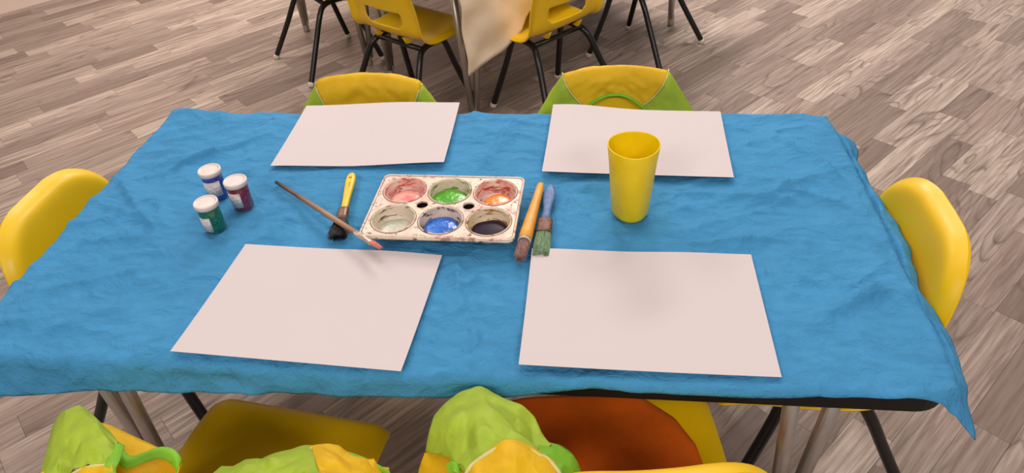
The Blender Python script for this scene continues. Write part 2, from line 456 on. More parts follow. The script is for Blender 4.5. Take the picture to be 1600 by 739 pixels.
def cloth_point(a, b, hem):
    """a, b: flat cloth coordinates; beyond the table edge the cloth turns down"""
    ex, ey = TX - 0.004, TY - 0.004
    dx = abs(a) - ex; dy = abs(b) - ey
    sx, sy = (1 if a > 0 else -1), (1 if b > 0 else -1)
    h = wrinkle(a, b) * (0.15 + 0.85 * flat_mask(a, b))
    if dx <= 0 and dy <= 0:
        return (a, b, T - 0.002 + h)
    rc = 0.045                                       # rounded table corner
    qx, qy = max(abs(a) - (ex - rc), 0), max(abs(b) - (ey - rc), 0)
    cxn, cyn = min(abs(a), ex - rc), min(abs(b), ey - rc)
    corner = qx > 0 and qy > 0
    if corner:
        q = math.hypot(qx, qy); d = q - rc; nx, ny = qx / q, qy / q
        bx, by = cxn + nx * rc, cyn + ny * rc
    elif dx > 0:
        d = dx; nx, ny = 1, 0; bx, by = ex, abs(b)
    else:
        d = dy; nx, ny = 0, 1; bx, by = abs(a), ey
    if d <= 0: return (a, b, T - 0.002 + h)
    rb = 0.011                                       # bend radius
    if d < rb * 1.57:
        th = d / rb; out = rb * math.sin(th); dz = rb * (1 - math.cos(th))
    else:
        out = rb; dz = rb + d - rb * 1.57
    flare = 0.10
    if corner: flare += 0.35 * (2 * nx * ny)
    if sx > 0 and dx > 0:
        mid = sstep(-0.33, -0.16, b)
        flare = (flare + 0.30) * (1 - mid) + mid * (1.05 + 0.18 * math.sin(b * 24 + 1.0))
        dz += mid * 0.018 * math.exp(-((d - 0.016) / 0.007) ** 2)
        if b > 0.2: dz += 0.010 * (b - 0.2) / 0.1 * (0.6 + noise.noise(Vector((a * 40, b * 30, 6)))) * min(1, d / 0.02)
    e = max(0, d - rb)
    cs = 1 / math.sqrt(1 + flare * flare); out += e * flare * cs; dz -= e * (1 - cs)
    rip = 0.005 * noise.noise(Vector((a * 9, b * 9, 3.3))) * min(1, d / 0.03)
    out += rip + 0.006 * min(1, d / .03) * noise.noise(Vector((a * 26, b * 26, 8)))
    return (sx * (bx + nx * max(out, .001)), sy * (by + ny * max(out, .001)), T - 0.002 + h * math.exp(-d / 0.02) - dz)
NX, NY = 330, 190
V = []
for j in range(NY):
    tv = j / (NY - 1)
    for i in range(NX):
        tu = i / (NX - 1)
        xx = -0.61 + 1.22 * tu
        nearh = interp([-0.61, -0.555, -0.53, -0.45, -0.2, 0.0, 0.1, 0.2, 0.45, 0.55, 0.61], [0.14, 0.085, 0.068, 0.056, 0.042, 0.037, 0.026, 0.011, 0.009, 0.006, 0.027], xx) + 0.002 * math.sin(xx * 23)
        yy = -0.305 + 0.61 * tv
        lefth = 0.055 + 0.006 * math.sin(yy * 15)
        righth = interp([-0.305, -0.2, 0.0, 0.2, 0.305], [0.044, 0.050, 0.054, 0.052, 0.050], yy) + 0.004 * math.sin(yy * 31)
        farh = 0.045
        a = -0.61 - lefth + (1.22 + lefth + righth) * tu
        b = -0.305 - nearh + (0.61 + nearh + farh) * tv
        V.append(cloth_point(a, b, 0))
cl = mobj('tablecloth', V, grid_faces(NX, NY), M['cloth'])
mod(cl, 'SOLIDIFY', thickness=0.0008, offset=-1)
tag(cl, 'crumpled bright blue cloth spread over the front table', 'tablecloth')

# beige cloth on the table behind, one corner hanging low
def beige_cloth():
    NX2, NY2 = 120, 80
    V = []
    for j in range(NY2):
        for i in range(NX2):
            a = -TX + 0.035 + (2 * TX + 0.05) * i / (NX2 - 1)
            hb_ = interp([0, 0.06, 0.14, 0.21, 0.27, 0.7], [0.285, 0.275, 0.255, 0.225, 0.16, 0.12], a + TX - 0.035) + 0.004 * math.sin(a * 40)
            b = -TY - hb_ + (2 * TY + hb_ - 0.02) * j / (NY2 - 1)
            a += 0.006 * noise.noise(Vector((a * 10, b * 10, 4)))
            ex, ey = TX, TY
            dx, dy = max(abs(a) - ex, 0), max(abs(b) - ey, 0)
            sx, sy = (1 if a > 0 else -1), (1 if b > 0 else -1)
            d = math.hypot(dx, dy)
            h = 0.003 * (1 - abs(noise.noise(Vector((a * 7, b * 7, 3))))) ** 3
            if d == 0: V.append((a, b, T - 0.002 + h)); continue
            nx, ny = dx / d, dy / d
            o = 0.010 * min(1, d / 0.012) + d * (0.05 + 0.10 * (2 * nx * ny)) + 0.012 * noise.noise(Vector((a * 14, b * 14, 1))) * min(1, d / 0.04)
            V.append((sx * (min(abs(a), ex) + nx * o), sy * (min(abs(b), ey) + ny * o), T - 0.002 - d * 0.97))
    o = mobj('tablecloth', V, grid_faces(NX2, NY2), M['beige'])
    mod(o, 'SOLIDIFY', thickness=0.001, offset=-1)
    o.location = tuple(c2); o.rotation_euler = (0, 0, R48)
    tag(o, 'beige linen cloth with a corner hanging off the table behind', 'tablecloth')
beige_cloth()

# ------------------------------------------------------------------ chairs
ST = 0.278          # seat top
PROF = [(0.128, ST - 0.030), (0.128, ST - 0.016), (0.120, ST - 0.003), (0.100, ST), (0.05, ST - 0.004), (-0.02, ST - 0.008), (-0.075, ST - 0.004),
        (-0.108, ST + 0.012), (-0.125, ST + 0.040), (-0.132, ST + 0.08), (-0.139, ST + 0.14), (-0.146, ST + 0.20), (-0.152, 0.520), (-0.155, 0.534)]
_pp = smoothpath([(0, y, z) for y, z in PROF], 10)
_len = [0.0]
for k in range(1, len(_pp)): _len.append(_len[-1] + (_pp[k] - _pp[k - 1]).length)
PL = _len[-1]
def prof_at(s):
    y = interp(_len, [p.y for p in _pp], s); z = interp(_len, [p.z for p in _pp], s); return y, z
def prof_n(s):
    y0, z0 = prof_at(max(0, s - 0.004)); y1, z1 = prof_at(min(PL, s + 0.004))
    ty, tz = y1 - y0, z1 - z0; l = math.hypot(ty, tz); ty /= l; tz /= l
    return -tz * -1 * 1.0, -ty   # rotated so that it faces the sitter (up on the seat, forward on the back)
RC0, RC1 = 0.035, 0.080
def shell_w(s, raw=False):
    y, z = prof_at(s)
    if z < ST + 0.03: w = interp([-0.12, 0.0, 0.13], [0.150, 0.149, 0.146], y)
    else: w = interp([ST + 0.03, 0.38, 0.44, 0.49, 0.534], [0.150, 0.147, 0.140, 0.132, 0.124], z)
    if raw: return w
    def corner(d, rc): return 0 if d >= rc else rc - math.sqrt(max(0, rc * rc - (rc - d) ** 2))
    return w - corner(s, RC0) - corner(PL - s, RC1)
def shell_p(u, s):
    w = shell_w(s); y, z = prof_at(s); ny, nz = prof_n(s)
    x = u * w
    ds, de_ = shell_w(s, True) - abs(x), PL - s
    e = RC1 - math.hypot(RC1 - ds, RC1 - de_) if ds < RC1 and de_ < RC1 else min(ds, de_)
    if s < RC0: e = max(0, w - abs(x))
    e = max(e, 0)
    back = sstep(0.28, 0.33, s)
    curl = (0.010 + 0.010 * back) * (1 - sstep(0.0, 0.020, e)) ** 1.3
    conc = (0.010 * (1 - back) * sstep(0.02, 0.1, s) + 0.024 * back) * (abs(x) / 0.15) ** 2.2
    k = conc - curl
    return (x, y + ny * k, z + nz * k)
def shell_mesh():
    us = [-1, -0.985, -0.96, -0.92, -0.86, -0.78, -0.66, -0.50, -0.44, -0.3, -0.15, 0, 0.15, 0.3, 0.44, 0.50, 0.66, 0.78, 0.86, 0.92, 0.96, 0.985, 1]
    ss = [0, 0.002, 0.006, 0.012, 0.02, 0.03, 0.045]
    s = 0.06
    while s < PL - 0.085: ss.append(s); s += 0.0125
    ss += [PL - q for q in (0.075, 0.06, 0.045, 0.032, 0.022, 0.014, 0.008, 0.003, 0.0)]
    nu, nv = len(us), len(ss)
    V = [shell_p(u, s) for s in ss for u in us]
    F = []
    for j in range(nv - 1):
        zm = (prof_at(ss[j])[1] + prof_at(ss[j + 1])[1]) / 2; ym = prof_at(ss[j])[0]
        for i in range(nu - 1):
            um = (us[i] + us[i + 1]) / 2
            if ym < -0.11 and ST + 0.045 < zm < ST + 0.088 and abs(um) < (0.50 if zm > ST + 0.058 else 0.44): continue
            a = j * nu + i; F.append((a, a + 1, a + nu + 1, a + nu))
    return V, F
def make_chair():
    t = empty('stacking_chair')
    V, F = shell_mesh()
    sh = mobj('shell', V, F, M['chair'], t)
    mod(sh, 'SOLIDIFY', thickness=0.0045, offset=-1)
    mod(sh, 'SUBSURF', levels=1, render_levels=1)
    # little gussets under the bend of the shell
    for x in (-0.062, 0.062):
        g = MB(); y0 = -0.108
        A = [(x - 0.007, y0 - 0.008, ST + 0.014), (x + 0.007, y0 - 0.008, ST + 0.014), (x + 0.006, y0 + 0.022, ST - 0.006), (x - 0.006, y0 + 0.022, ST - 0.006), (x, y0 - 0.001, ST - 0.008), (x, y0 + 0.012, ST - 0.013)]
        g.add(A, [(0, 4, 1), (1, 4, 5, 2), (2, 5, 3), (3, 5, 4, 0), (0, 1, 2, 3)])
        g.build('gusset', M['chair'], sh, smooth=False)
    zt = ST - 0.028
    for sx in (-1, 1):
        xs = 0.095 * sx
        rear = smoothpath([(xs, -0.01, zt), (xs * 1.0, -0.055, zt), (xs * 1.06, -0.088, zt - 0.008), (xs * 1.16, -0.112, zt - 0.036), (xs * 1.32, -0.150, zt - 0.11), (0.160 * sx, -0.220, 0.008)], 8)
        front = smoothpath([(xs, -0.01, zt), (xs * 1.04, 0.012, zt - 0.006), (xs * 1.12, 0.022, zt - 0.035), (xs * 1.22, 0.036, zt - 0.09), (0.145 * sx, 0.082, 0.008)], 8)
        for pth in (rear, front):
            mb = MB(); mb.tube(pth, 0.0098, 12); lg = mb.build('leg', M['blacktube'], t)
            e = pth[-1]; d = (pth[-1] - pth[-2]).normalized()
            gm = MB(); gm.tube([e - d * 0.010, e - d * 0.009, e + d * 0.004, e + d * 0.007], [0.0103, 0.0112, 0.0112, 0.007], 12)
            gm.build('foot_glide', M['glide'], lg)
    for y in (-0.082, 0.0):
        cb = MB(); cb.tube([(-0.096, y, zt), (0.096, y, zt)], 0.008, 10); cb.build('crossbar', M['blacktube'], t)
    return t
CH = [((-0.247, -0.331), -7.6, 'yellow plastic chair tucked in at front left, its seat showing below the blue cloth'),
      ((0.248, -0.280), 8, 'yellow plastic chair at front right with orange cloth on its seat'),
      ((0.522, -0.008), 90, 'yellow plastic chair at the right end of the blue table, back bare'),
      ((-0.52, -0.008), -90, 'yellow plastic chair at the left end of the blue table, back bare'),
      ((-0.235, 0.235), 180, 'yellow plastic chair behind the back left sheet of paper, smock over its back'),
      ((0.24, 0.26), 180, 'yellow plastic chair behind the yellow cup, smock over its back'),
      ((-0.36, 1.25), -32, 'yellow chair with handle slot left of the hanging beige cloth corner'),
      ((0.028, 1.27), 46, 'yellow chair with handle slot right of the hanging beige cloth corner'),
      ((-0.755, 1.635), -47, 'yellow chair cut by the top edge, leftmost of the chairs behind'),
      ((0.32, 1.676), 59, 'chair at the top edge of which only black legs show, right of the others')]
proto = make_chair()
for k, (xy, rz, lab) in enumerate(CH):
    c = proto if k == 0 else copy_tree(proto)
    c.location = (xy[0], xy[1], 0); c.rotation_euler = (0, 0, math.radians(rz))
    tag(c, lab, 'chair', 'chairs at the front table' if k < 6 else 'chairs at the tables behind')

# ------------------------------------------------------------------ smocks over the far chairs
def far_smock(xy, rz, label, neck, tilt, seed, hw=0.105, spread=1.0):
    t = tag(empty('art_smock', (xy[0], xy[1], 0), math.radians(rz)), label, 'smock', 'smocks hung on chairs')
    NA, NB = 61, 34
    def ridge(x):
        a = abs(x)
        z = 0.541 - 0.010 * (a / hw) ** 2 + tilt * x
        if a > hw: z -= (a - hw) * 1.35 / spread
        return z + 0.0015 * noise.noise(Vector((x * 30, seed, 0)))
    def hemf(x):
        if abs(x) < 0.082: return neck + 0.05 * (abs(x) / 0.082) ** 2
        return neck + 0.05 + 0.9 * (abs(x) - 0.082)
    def P(a, b):
        x = a * 0.158 * spread
        zt = ridge(x); yb = -0.155 - 0.002
        th = 0.016 * (1 - 0.35 * sstep(hw, 0.16, abs(x)))
        hf = hemf(x); hr = 0.20
        d = -hf * (1 - b / 0.30) if b < 0.30 else (hr + 0.06) * (b - 0.30) / 0.70
        wv = 0.004 * noise.noise(Vector((x * 22, b * 7, seed))) + 0.003 * noise.noise(Vector((x * 60, b * 16, seed)))
        conc = 0.024 * (min(abs(x), 0.14) / 0.15) ** 2.2
        yc = yb + conc
        if d < 0:      # sitter side
            q = -d; y = yc + th * min(1, math.sqrt(q / 0.02)) + 0.16 * q; z = zt - q
            return (x, y + wv * min(1, q / .02), z)
        q = d; y = yc - (th + 0.004) * min(1, math.sqrt(q / 0.03)) - 0.05 * q; z = zt - q
        return (x * (1 + 0.25 * q), y + wv * min(1, q / .02), z)
    def lim(b): return 0.60 - (0.30 - b) * 0.95 if b < 0.30 else 0.60 - (b - 0.30) * 0.25
    for nm, mt, f0, f1, na in (('body_panel', 'smock_y', lambda b: -lim(b), lambda b: lim(b), 44), ('sleeve', 'smock_g', lambda b: -1.0, lambda b: -lim(b), 20), ('sleeve', 'smock_g', lambda b: lim(b), lambda b: 1.0, 20)):
        V = []
        for j in range(NB * 2):
            b = j / (NB * 2 - 1)
            for i in range(na): V.append(P(f0(b) + (f1(b) - f0(b)) * i / (na - 1), b))
        o = mobj(nm, V, grid_faces(na, NB * 2), M[mt], t)
        mod(o, 'SOLIDIFY', thickness=0.0015, offset=1)
    for sgn in (-1, 1):
        sm_ = MB(); sm_.tube([Vector(P(sgn * lim(b), b)) + Vector((0, 0.0012 if b < 0.3 else -0.0012, 0.0006)) for b in [k / 30 for k in range(31)]], 0.0013, 6)
        sm_.build('seam', M['seam'], t)
    tr = MB(); n = 25
    tr.tube([Vector(P(-0.60 + 1.20 * k / (n - 1), 0.0)) + Vector((0, 0.001, 0)) for k in range(n)], 0.0045, 8, sq=0.6)
    o = tr.build('neck_trim', M['trim_g'], t); o['label'] = 'bright green neckline binding'
    return t
far_smock((-0.235, 0.235), 180, 'yellow and green smock over the chair back behind the left-hand paper', 0.085, 0.02, 1.0, hw=0.100, spread=1.12)
far_smock((0.24, 0.26), 180, 'yellow and green smock with green neckline over the chair behind the cup', 0.050, -0.03, 4.0, hw=0.100, spread=1.05)

# ------------------------------------------------------------------ smocks over the near chairs (loose, bunched cloth)
def loft(rows, nu, nv, seed, amp=0.004, freq=26.0):
    """rows of 3D points -> smooth sheet with crumple"""
    R = []
    for r in rows:
        sp = smoothpath(r, 10); L = [0.0]
        for k in range(1, len(sp)): L.append(L[-1] + (sp[k] - sp[k - 1]).length)
        R.append([Vector((interp(L, [p[c] for p in sp], L[-1] * i / (nu - 1)) for c in range(3))) for i in range(nu)])
    cols = [smoothpath([R[j][i] for j in range(len(R))], 10) for i in range(nu)]
    m_ = len(cols[0]); V = []
    for j in range(nv):
        f = j * (m_ - 1) / (nv - 1); k = min(int(f), m_ - 2); w = f - k
        for i in range(nu):
            p = cols[i][k].lerp(cols[i][k + 1], w)
            q = p * freq + Vector((seed, seed * 2, 0))
            n_ = 0.8 * noise.noise(q) + 1.3 * ((1 - abs(noise.noise(q * 1.3 + Vector((7, 1, 3))))) ** 4 - 0.35) + 0.5 * (1 - 2 * abs(noise.noise(q * 2.2)))
            V.append(p + Vector((0.25, 0.35, 0.9)) * (amp * n_))
    return V, grid_faces(nu, nv)
def sheet(name, rows, mat, parent, seed=1.0, amp=0.004, nu=40, nv=30, freq=26.0, th=0.0012):
    # nylon folds into flat facets between sharp creases: coarse sheet, random creased edges, then subdivided
    facets = amp > 0.002
    if facets: nu, nv = max(5, nu // 4), max(5, nv // 4)
    V, F = loft(rows, nu, nv, seed, amp * (1.25 if facets else 1), freq)
    g = random.Random(int(seed * 10))
    if facets:
        T3 = []
        for a, b, c, d in F: T3 += [(a, b, c), (a, c, d)] if g.random() < 0.5 else [(a, b, d), (b, c, d)]
        F = T3
    o = mobj(name, V, F, mat, parent)
    if facets:
        at_ = o.data.attributes.new('crease_edge', 'FLOAT', 'EDGE')
        at_.data.foreach_set('value', [0.75 if g.random() < 0.38 else 0.0 for _ in o.data.edges])
        mod(o, 'SUBSURF', levels=2, render_levels=3)
    mod(o, 'SOLIDIFY', thickness=th, offset=0)
    return o
def band(name, pts, mat, parent, r=0.004, sq=0.5):
    mb = MB(); mb.tube(smoothpath(pts, 8), r, 8, sq=sq); return mb.build(name, mat, parent)

# front right: green sleeve flopped towards the table
sm = tag(empty('art_smock', (0.16, -0.42, 0)), 'yellow smock with a bunched green sleeve on the front right chair', 'smock', 'smocks hung on chairs')
def loc(p, base): return Vector(p) - Vector(base)
B1 = Vector((0.16, -0.42, 0))
def q1(x, y, z): return px(x, y, z) - B1
outl = [(664, 716, .480), (670, 685, .490), (682, 650, .497), (712, 624, .500), (752, 609, .500), (776, 624, .503), (818, 648, .505), (838, 676, .508), (858, 704, .512)]
r_low = [q1(x, y, .40) + Vector((0, -0.02, 0)) for x, y, z in outl]
r_mid = [q1(x, y, z - .03) for x, y, z in outl]
r_out = [q1(x, y, z) for x, y, z in outl]
r_in = [q1(*p) for p in [(690, 712, .512), (694, 694, .520), (704, 672, .526), (722, 654, .530), (752, 640, .532), (776, 650, .534), (800, 668, .530), (816, 684, .536), (842, 706, .528)]]
r_in2 = [q1(*p) for p in [(712, 724, .526), (716, 712, .540), (728, 700, .536), (742, 682, .548), (762, 676, .546), (784, 678, .556), (802, 688, .548), (820, 694, .552), (838, 708, .545)]]
r_hem = [q1(*p) for p in [(728, 742, .545), (734, 732, .550), (744, 722, .553), (758, 712, .557), (776, 702, .560), (796, 698, .562), (816, 700, .561), (832, 706, .558), (842, 712, .556)]]
g1 = sheet('sleeve', [r_low, r_mid, r_out, r_in, r_in2, r_hem], M['smock_g'], sm, 3.0, 0.0075, 48, 44, 24.0)
g1['label'] = 'bunched lime green sleeve'
outl2 = [(842, 690, .500), (862, 694, .500), (880, 700, .495), (896, 716, .49), (906, 742, .48)]
sheet('collar', [[q1(x, y, .42) for x, y, z in outl2], [q1(x, y, z) for x, y, z in outl2],
      [q1(*p) for p in [(842, 704, .532), (856, 708, .53), (870, 716, .53), (882, 728, .525), (892, 748, .52)]],
      [q1(*p) for p in [(842, 712, .552), (852, 714, .552), (862, 722, .550), (872, 736, .548), (880, 756, .54)]]], M['trim_g'], sm, 5.0, 0.003, 30, 24)
hem2 = r_hem + [q1(*p) for p in [(852, 715, .553), (862, 724, .551), (873, 738, .547), (882, 758, .54)]]
band('seam', [p + Vector((0, -0.001, 0.002)) for p in hem2], M['seam'], sm, 0.0022, 0.8)
sheet('body_panel', [[p + Vector((0, 0.003, -0.002)) for p in hem2], [p + Vector((0.004, -0.022, 0.004)) for p in hem2],
      [p + Vector((0.006, -0.050, -0.012)) for p in hem2], [Vector((p.x, -0.075, p.z - 0.09)) for p in hem2], [Vector((p.x, -0.090, p.z - 0.26)) for p in hem2]], M['smock_y'], sm, 8.0, 0.005, 50, 46)
# left flap of the yellow body, under the sleeve
sheet('body_panel', [[q1(664, 708, .482), q1(690, 704, .500), q1(716, 710, .512)], [q1(650, 752, .46), q1(690, 746, .49), q1(730, 742, .53)], [q1(650, 800, .44), q1(690, 800, .45), q1(730, 800, .46)]], M['smock_y'], sm, 2.0, 0.003, 20, 16)
sheet('cuff', [[q1(697, 726, .522), q1(706, 722, .528), q1(714, 726, .530)], [q1(704, 746, .53), q1(712, 742, .535), q1(722, 748, .536)]], M['trim_g'], sm, 4.0, 0.003, 14, 10)

# front left: shoulder of the smock standing up, neck hole, second shoulder
B2 = Vector((-0.25, -0.46, 0))
s2 = tag(empty('art_smock', tuple(B2)), 'yellow and lime smock slumped on the front left chair back', 'smock', 'smocks hung on chairs')
def q2(x, y, z): return px(x, y, z) - B2
sheet('sleeve', [[q2(60, 760, .43), q2(78, 690, .42), (q2(92, 655, .41)), q2(112, 640, .40), q2(140, 648, .41), q2(165, 676, .42), q2(184, 696, .43)],
                 [q2(62, 745, .485), q2(80, 690, .490), q2(92, 655, .495), q2(110, 637, .50), q2(136, 643, .505), q2(160, 671, .510), q2(185, 697, .515)],
                 [q2(72, 748, .515), q2(92, 705, .520), q2(106, 678, .522), (q2(120, 665, .525)), q2(140, 668, .528), q2(158, 684, .530), q2(182, 705, .530)],
                 [q2(82, 756, .52), q2(104, 722, .526), q2(118, 702, .535), q2(132, 696, .538), q2(146, 700, .538), q2(162, 710, .538), q2(178, 717, .538)],
                 [q2(98, 760, .525), q2(112, 742, .535), q2(124, 736, .540), q2(136, 731, .543), q2(148, 729, .545), q2(160, 728, .546), q2(173, 727, .546)]], M['smock_g'], s2, 6.0, 0.005, 46, 40)
band('seam', [q2(98, 759, .527), q2(112, 741, .538), q2(136, 730, .545), q2(160, 727, .548), q2(173, 726, .548)], M['seam'], s2, 0.0016, 0.8)
sheet('body_panel', [[q2(94, 762, .525), q2(112, 743, .535), q2(136, 732, .543), q2(160, 729, .546), q2(175, 728, .546)],
                     [q2(100, 790, .535), q2(120, 775, .540), q2(142, 765, .545), q2(164, 760, .545), q2(180, 758, .545)],
                     [q2(100, 860, .47), q2(120, 850, .47), q2(142, 850, .47), q2(164, 850, .47), q2(190, 850, .47)]], M['smock_y'], s2, 7.0, 0.003, 30, 22)
trim1 = [q2(184, 697, .533), q2(181, 708, .538), q2(176, 722, .545), q2(170, 735, .548), q2(174, 756, .55)]
sheet('neck_trim', [[p + Vector((-0.006, 0.0, 0.001)) for p in trim1], [p + Vector((0.001, 0.001, 0.003)) for p in trim1], [p + Vector((0.007, 0.001, 0.0)) for p in trim1]], M['trim_g'], s2, 3.0, 0.0006, 24, 8)
# far side of the neck hole: yellow inside and its binding
far_t = [q2(184, 702, .510), q2(192, 716, .508), q2(200, 722, .507), q2(214, 720, .506), q2(232, 712, .505), q2(250, 707, .503), q2(264, 709, .500), q2(276, 720, .497), q2(279, 732, .494), q2(268, 756, .49)]
sheet('body_panel', [[q2(150, 664, .44), q2(168, 668, .44), q2(186, 676, .44), q2(206, 685, .44), q2(226, 693, .44), q2(244, 700, .44), q2(260, 706, .44), q2(278, 718, .44), q2(284, 732, .44), q2(275, 756, .44)],
                     [q2(150, 662, .495), q2(164, 665, .497), q2(180, 672, .498), q2(200, 681, .498), q2(222, 690, .497), q2(242, 699, .496), q2(260, 705, .495), q2(277, 719, .494), q2(281, 732, .49), q2(271, 756, .487)],
                     far_t], M['smock_y'], s2, 9.0, 0.0012, 44, 22)
sheet('neck_trim', [[p + Vector((0.0, 0.006, 0.001)) for p in far_t], [p + Vector((0, 0.0, 0.003)) for p in far_t], [p + Vector((0.0, -0.007, -0.001)) for p in far_t]], M['trim_g'], s2, 2.0, 0.0012, 50, 8)
sheet('body_panel', [[p + Vector((0, -0.002, -0.004)) for p in far_t], [p + Vector((0.0, -0.03, -0.03)) for p in far_t], [p + Vector((0, -0.05, -0.10)) for p in far_t]], M['smock_y'], s2, 5.0, 0.003, 40, 20)
# second shoulder, right of the neck hole
top2 = [(330, 748, .500), (352, 731, .505), (400, 722, .508), (440, 712, .512), (476, 702, .515), (492, 700, .516)]
top3 = [(486, 701, .516), (522, 702, .514), (545, 712, .510), (575, 724, .500), (606, 742, .490)]
for nm, tp, mt, sd in (('sleeve', top2, 'smock_g', 4.4), ('body_panel', top3, 'smock_y', 7.7)):
    sheet(nm, [[q2(x, y + 2, z - .07) for x, y, z in tp], [q2(x, y, z) for x, y, z in tp], [q2(x + 4, y + 20, z + .022) for x, y, z in tp], [q2(x + 12, y + 44, z + .030) for x, y, z in tp], [q2(x + 14, y + 120, z - .03) for x, y, z in tp]], M[mt], s2, sd, 0.0055, 40, 36)
band('seam', [q2(487, 700, .519), q2(494, 712, .532), q2(502, 728, .544), (q2(506, 748, .550))], M['seam'], s2, 0.0028, 0.8)
band('seam', [q2(545, 710, .513), q2(576, 722, .503), q2(608, 741, .493)], M['trim_g'], s2, 0.003, 0.8)

# orange cloth lying on the front right chair seat
def orange_cloth():
    a = math.radians(8); base = Vector((0.248, -0.280, 0))
    NXo, NYo = 44, 44; V = []
    for j in range(NYo):
        v = j / (NYo - 1)
        y = -0.105 + 0.225 * v
        xl = -0.142; xr = interp([0, 0.35, 0.6, 0.8, 1.0], [0.118, 0.116, 0.110, 0.090, 0.045], v)
        for i in range(NXo):
            u = i / (NXo - 1); x = xl + (xr - xl) * u
            zs = interp([-0.12, -0.075, -0.02, 0.05, 0.10], [ST + 0.014, ST - 0.003, ST - 0.007, ST - 0.003, ST + 0.001], y) + 0.010 * (abs(x) / 0.15) ** 2.2
            h = 0.003 + 0.014 * math.exp(-((x + 0.02) ** 2 / 0.0045 + (y - 0.04) ** 2 / 0.0016)) + 0.007 * (noise.noise(Vector((x * 13, y * 13, 2))) + 0.4)
            h *= sstep(0, 0.08, u) * sstep(0, 0.06, 1 - u)
            V.append((x, y, zs + 0.003 + max(h, 0)))
    o = mobj('folded_smock', V, grid_faces(NXo, NYo), M['orange'])
    mod(o, 'SOLIDIFY', thickness=0.002, offset=1)
    o.location = tuple(base); o.rotation_euler = (0, 0, a)
    tag(o, 'folded orange cloth lying on the front right chair seat', 'cloth')
orange_cloth()

# ------------------------------------------------------------------ sheets of paper
def paper(x, y, deg, label, curl):
    NXp, NYp = 40, 28; V = []
    for j in range(NYp):
        for i in range(NXp):
            a = i / (NXp - 1); b = j / (NYp - 1)
            V.append(((a - .5) * .297, (b - .5) * .210, 0.0045 + curl(a, b)))
    o = mobj('paper_sheet', V, grid_faces(NXp, NYp), M['paper'], smooth=False)
    mod(o, 'SOLIDIFY', thickness=0.0003, offset=1)
    o.location = (x, y, T); o.rotation_euler = (0, 0, math.radians(deg))
    tag(o, label, 'paper', 'blank sheets of drawing paper')
g_ = lambda t, c, w: math.exp(-((t - c) / w) ** 2)
paper(-0.194, 0.226, 2.15, 'blank white paper sheet at the back left of the blue cloth', lambda a, b: 0.006 * (1 - b) ** 2 * sstep(.4, 1, a) + 0.004 * g_(a, .6, .3) * b + 0.003 * (1 - b) ** 3 * sstep(.5, 0, a))
paper(0.2733, 0.2036, -1.6, 'blank white paper sheet behind the yellow cup', lambda a, b: 0.009 * g_(a, .12, .28) * b ** 2 + 0.004 * (1 - b) ** 2 + 0.002 * (1 - a) ** 3)
paper(-0.1582, -0.1975, -3.04, 'blank white paper sheet at the front left of the blue cloth', lambda a, b: 0.003 * (1 - b) ** 3 + 0.0035 * g_(a, .75, .25) * b ** 2)
paper(0.2699, -0.1883, 0.32, 'blank white paper sheet at the front right of the blue cloth', lambda a, b: 0.005 * g_(b, 0, .3) * (1 - a) ** 2 + 0.004 * g_(a, .1, .25) * b ** 2 + 0.002 * g_(a, .7, .2) * b ** 2)

# ------------------------------------------------------------------ paint tray
def mat_tray():
    t = NT('stained_tray', 0.38, 0.5)
    c = t.obj()
    base = S(230, 216, 194)
    k = t.mix(t.ramp(t.noise(c, 30, 4, .6), [(0.47, 0.0), (0.62, 0.6)]), base, S(226, 166, 154))
    k = t.mix(t.ramp(t.noise(t.mapping(c, loc=(.3, .1, 0)), 26, 4, .6), [(0.58, 0.0), (0.68, 0.45)]), k, S(196, 206, 150))
    k = t.mix(t.ramp(t.noise(t.mapping(c, loc=(.7, .4, 0)), 60, 5, .65), [(0.57, 0.0), (0.62, 0.75)]), k, S(158, 104, 84))
    k = t.mix(t.ramp(t.noise(t.mapping(c, loc=(.2, .9, 0)), 110, 4, .6), [(0.63, 0.0), (0.66, 0.85)]), k, S(84, 66, 54))
    k = t.mix(t.ramp(t.noise(t.mapping(c, loc=(.5, .6, 0)), 90, 4, .6), [(0.68, 0.0), (0.71, 0.7)]), k, S(186, 60, 66))
    t.color(k); t.bump(t.noise(c, 120, 3), 0.15, 0.001)
    return t.m
def mat_well(name, wash, streak):
    t = NT(name, 0.35, 0.5); c = t.obj()
    k = t.mix(t.ramp(t.noise(t.mapping(c, scale=(1, 1, 2)), 42, 4, .6), [(0.35, 0.0), (0.62, 0.9)]), S(226, 210, 192), wash)
    k = t.mix(t.ramp(t.noise(t.mapping(c, scale=(1, 1, 3.5), loc=(.4, .2, .7)), 48, 4, .6, .6), [(0.53, 0.0), (0.60, 0.95)]), k, streak)
    t.color(k); return t.m
def mat_paint(name, col, foam=0.0, second=None):
    t = NT(name, 0.35 if max(col[:3]) < 0.05 else 0.22, 0.1 if max(col[:3]) < 0.05 else 0.6); c = t.obj()
    k = col
    if second: k = t.mix(t.ramp(t.noise(c, 60, 3), [(0.45, 0.0), (0.62, 1.0)]), col, second)
    t.color(k)
    t.bump(t.noise(c, 150, 3), 0.04 if max(col[:3]) < 0.05 else 0.35, 0.002)
    return t.m
M['tray'] = mat_tray()
tr = tag(empty('paint_tray', (-0.0130, -0.0140, T + 0.003), math.radians(-1.0)), 'white six-well paint tray with wet paints in the middle of the blue cloth', 'paint tray')
CX = [-0.0695, 0.0005, 0.0705]; CY = [0.0355, -0.0355]; HX, HY = 0.110, 0.0745; ZP = 0.0235
cu2 = bpy.data.curves.new('tray_plate', 'CURVE'); cu2.dimensions = '2D'; cu2.fill_mode = 'BOTH'; cu2.extrude = 0.0011; cu2.bevel_depth = 0.0004
def addspline(pts):
    s = cu2.splines.new('POLY'); s.points.add(len(pts) - 1); s.use_cyclic_u = True
    for k, (x, y) in enumerate(pts): s.points[k].co = (x, y, 0, 1)
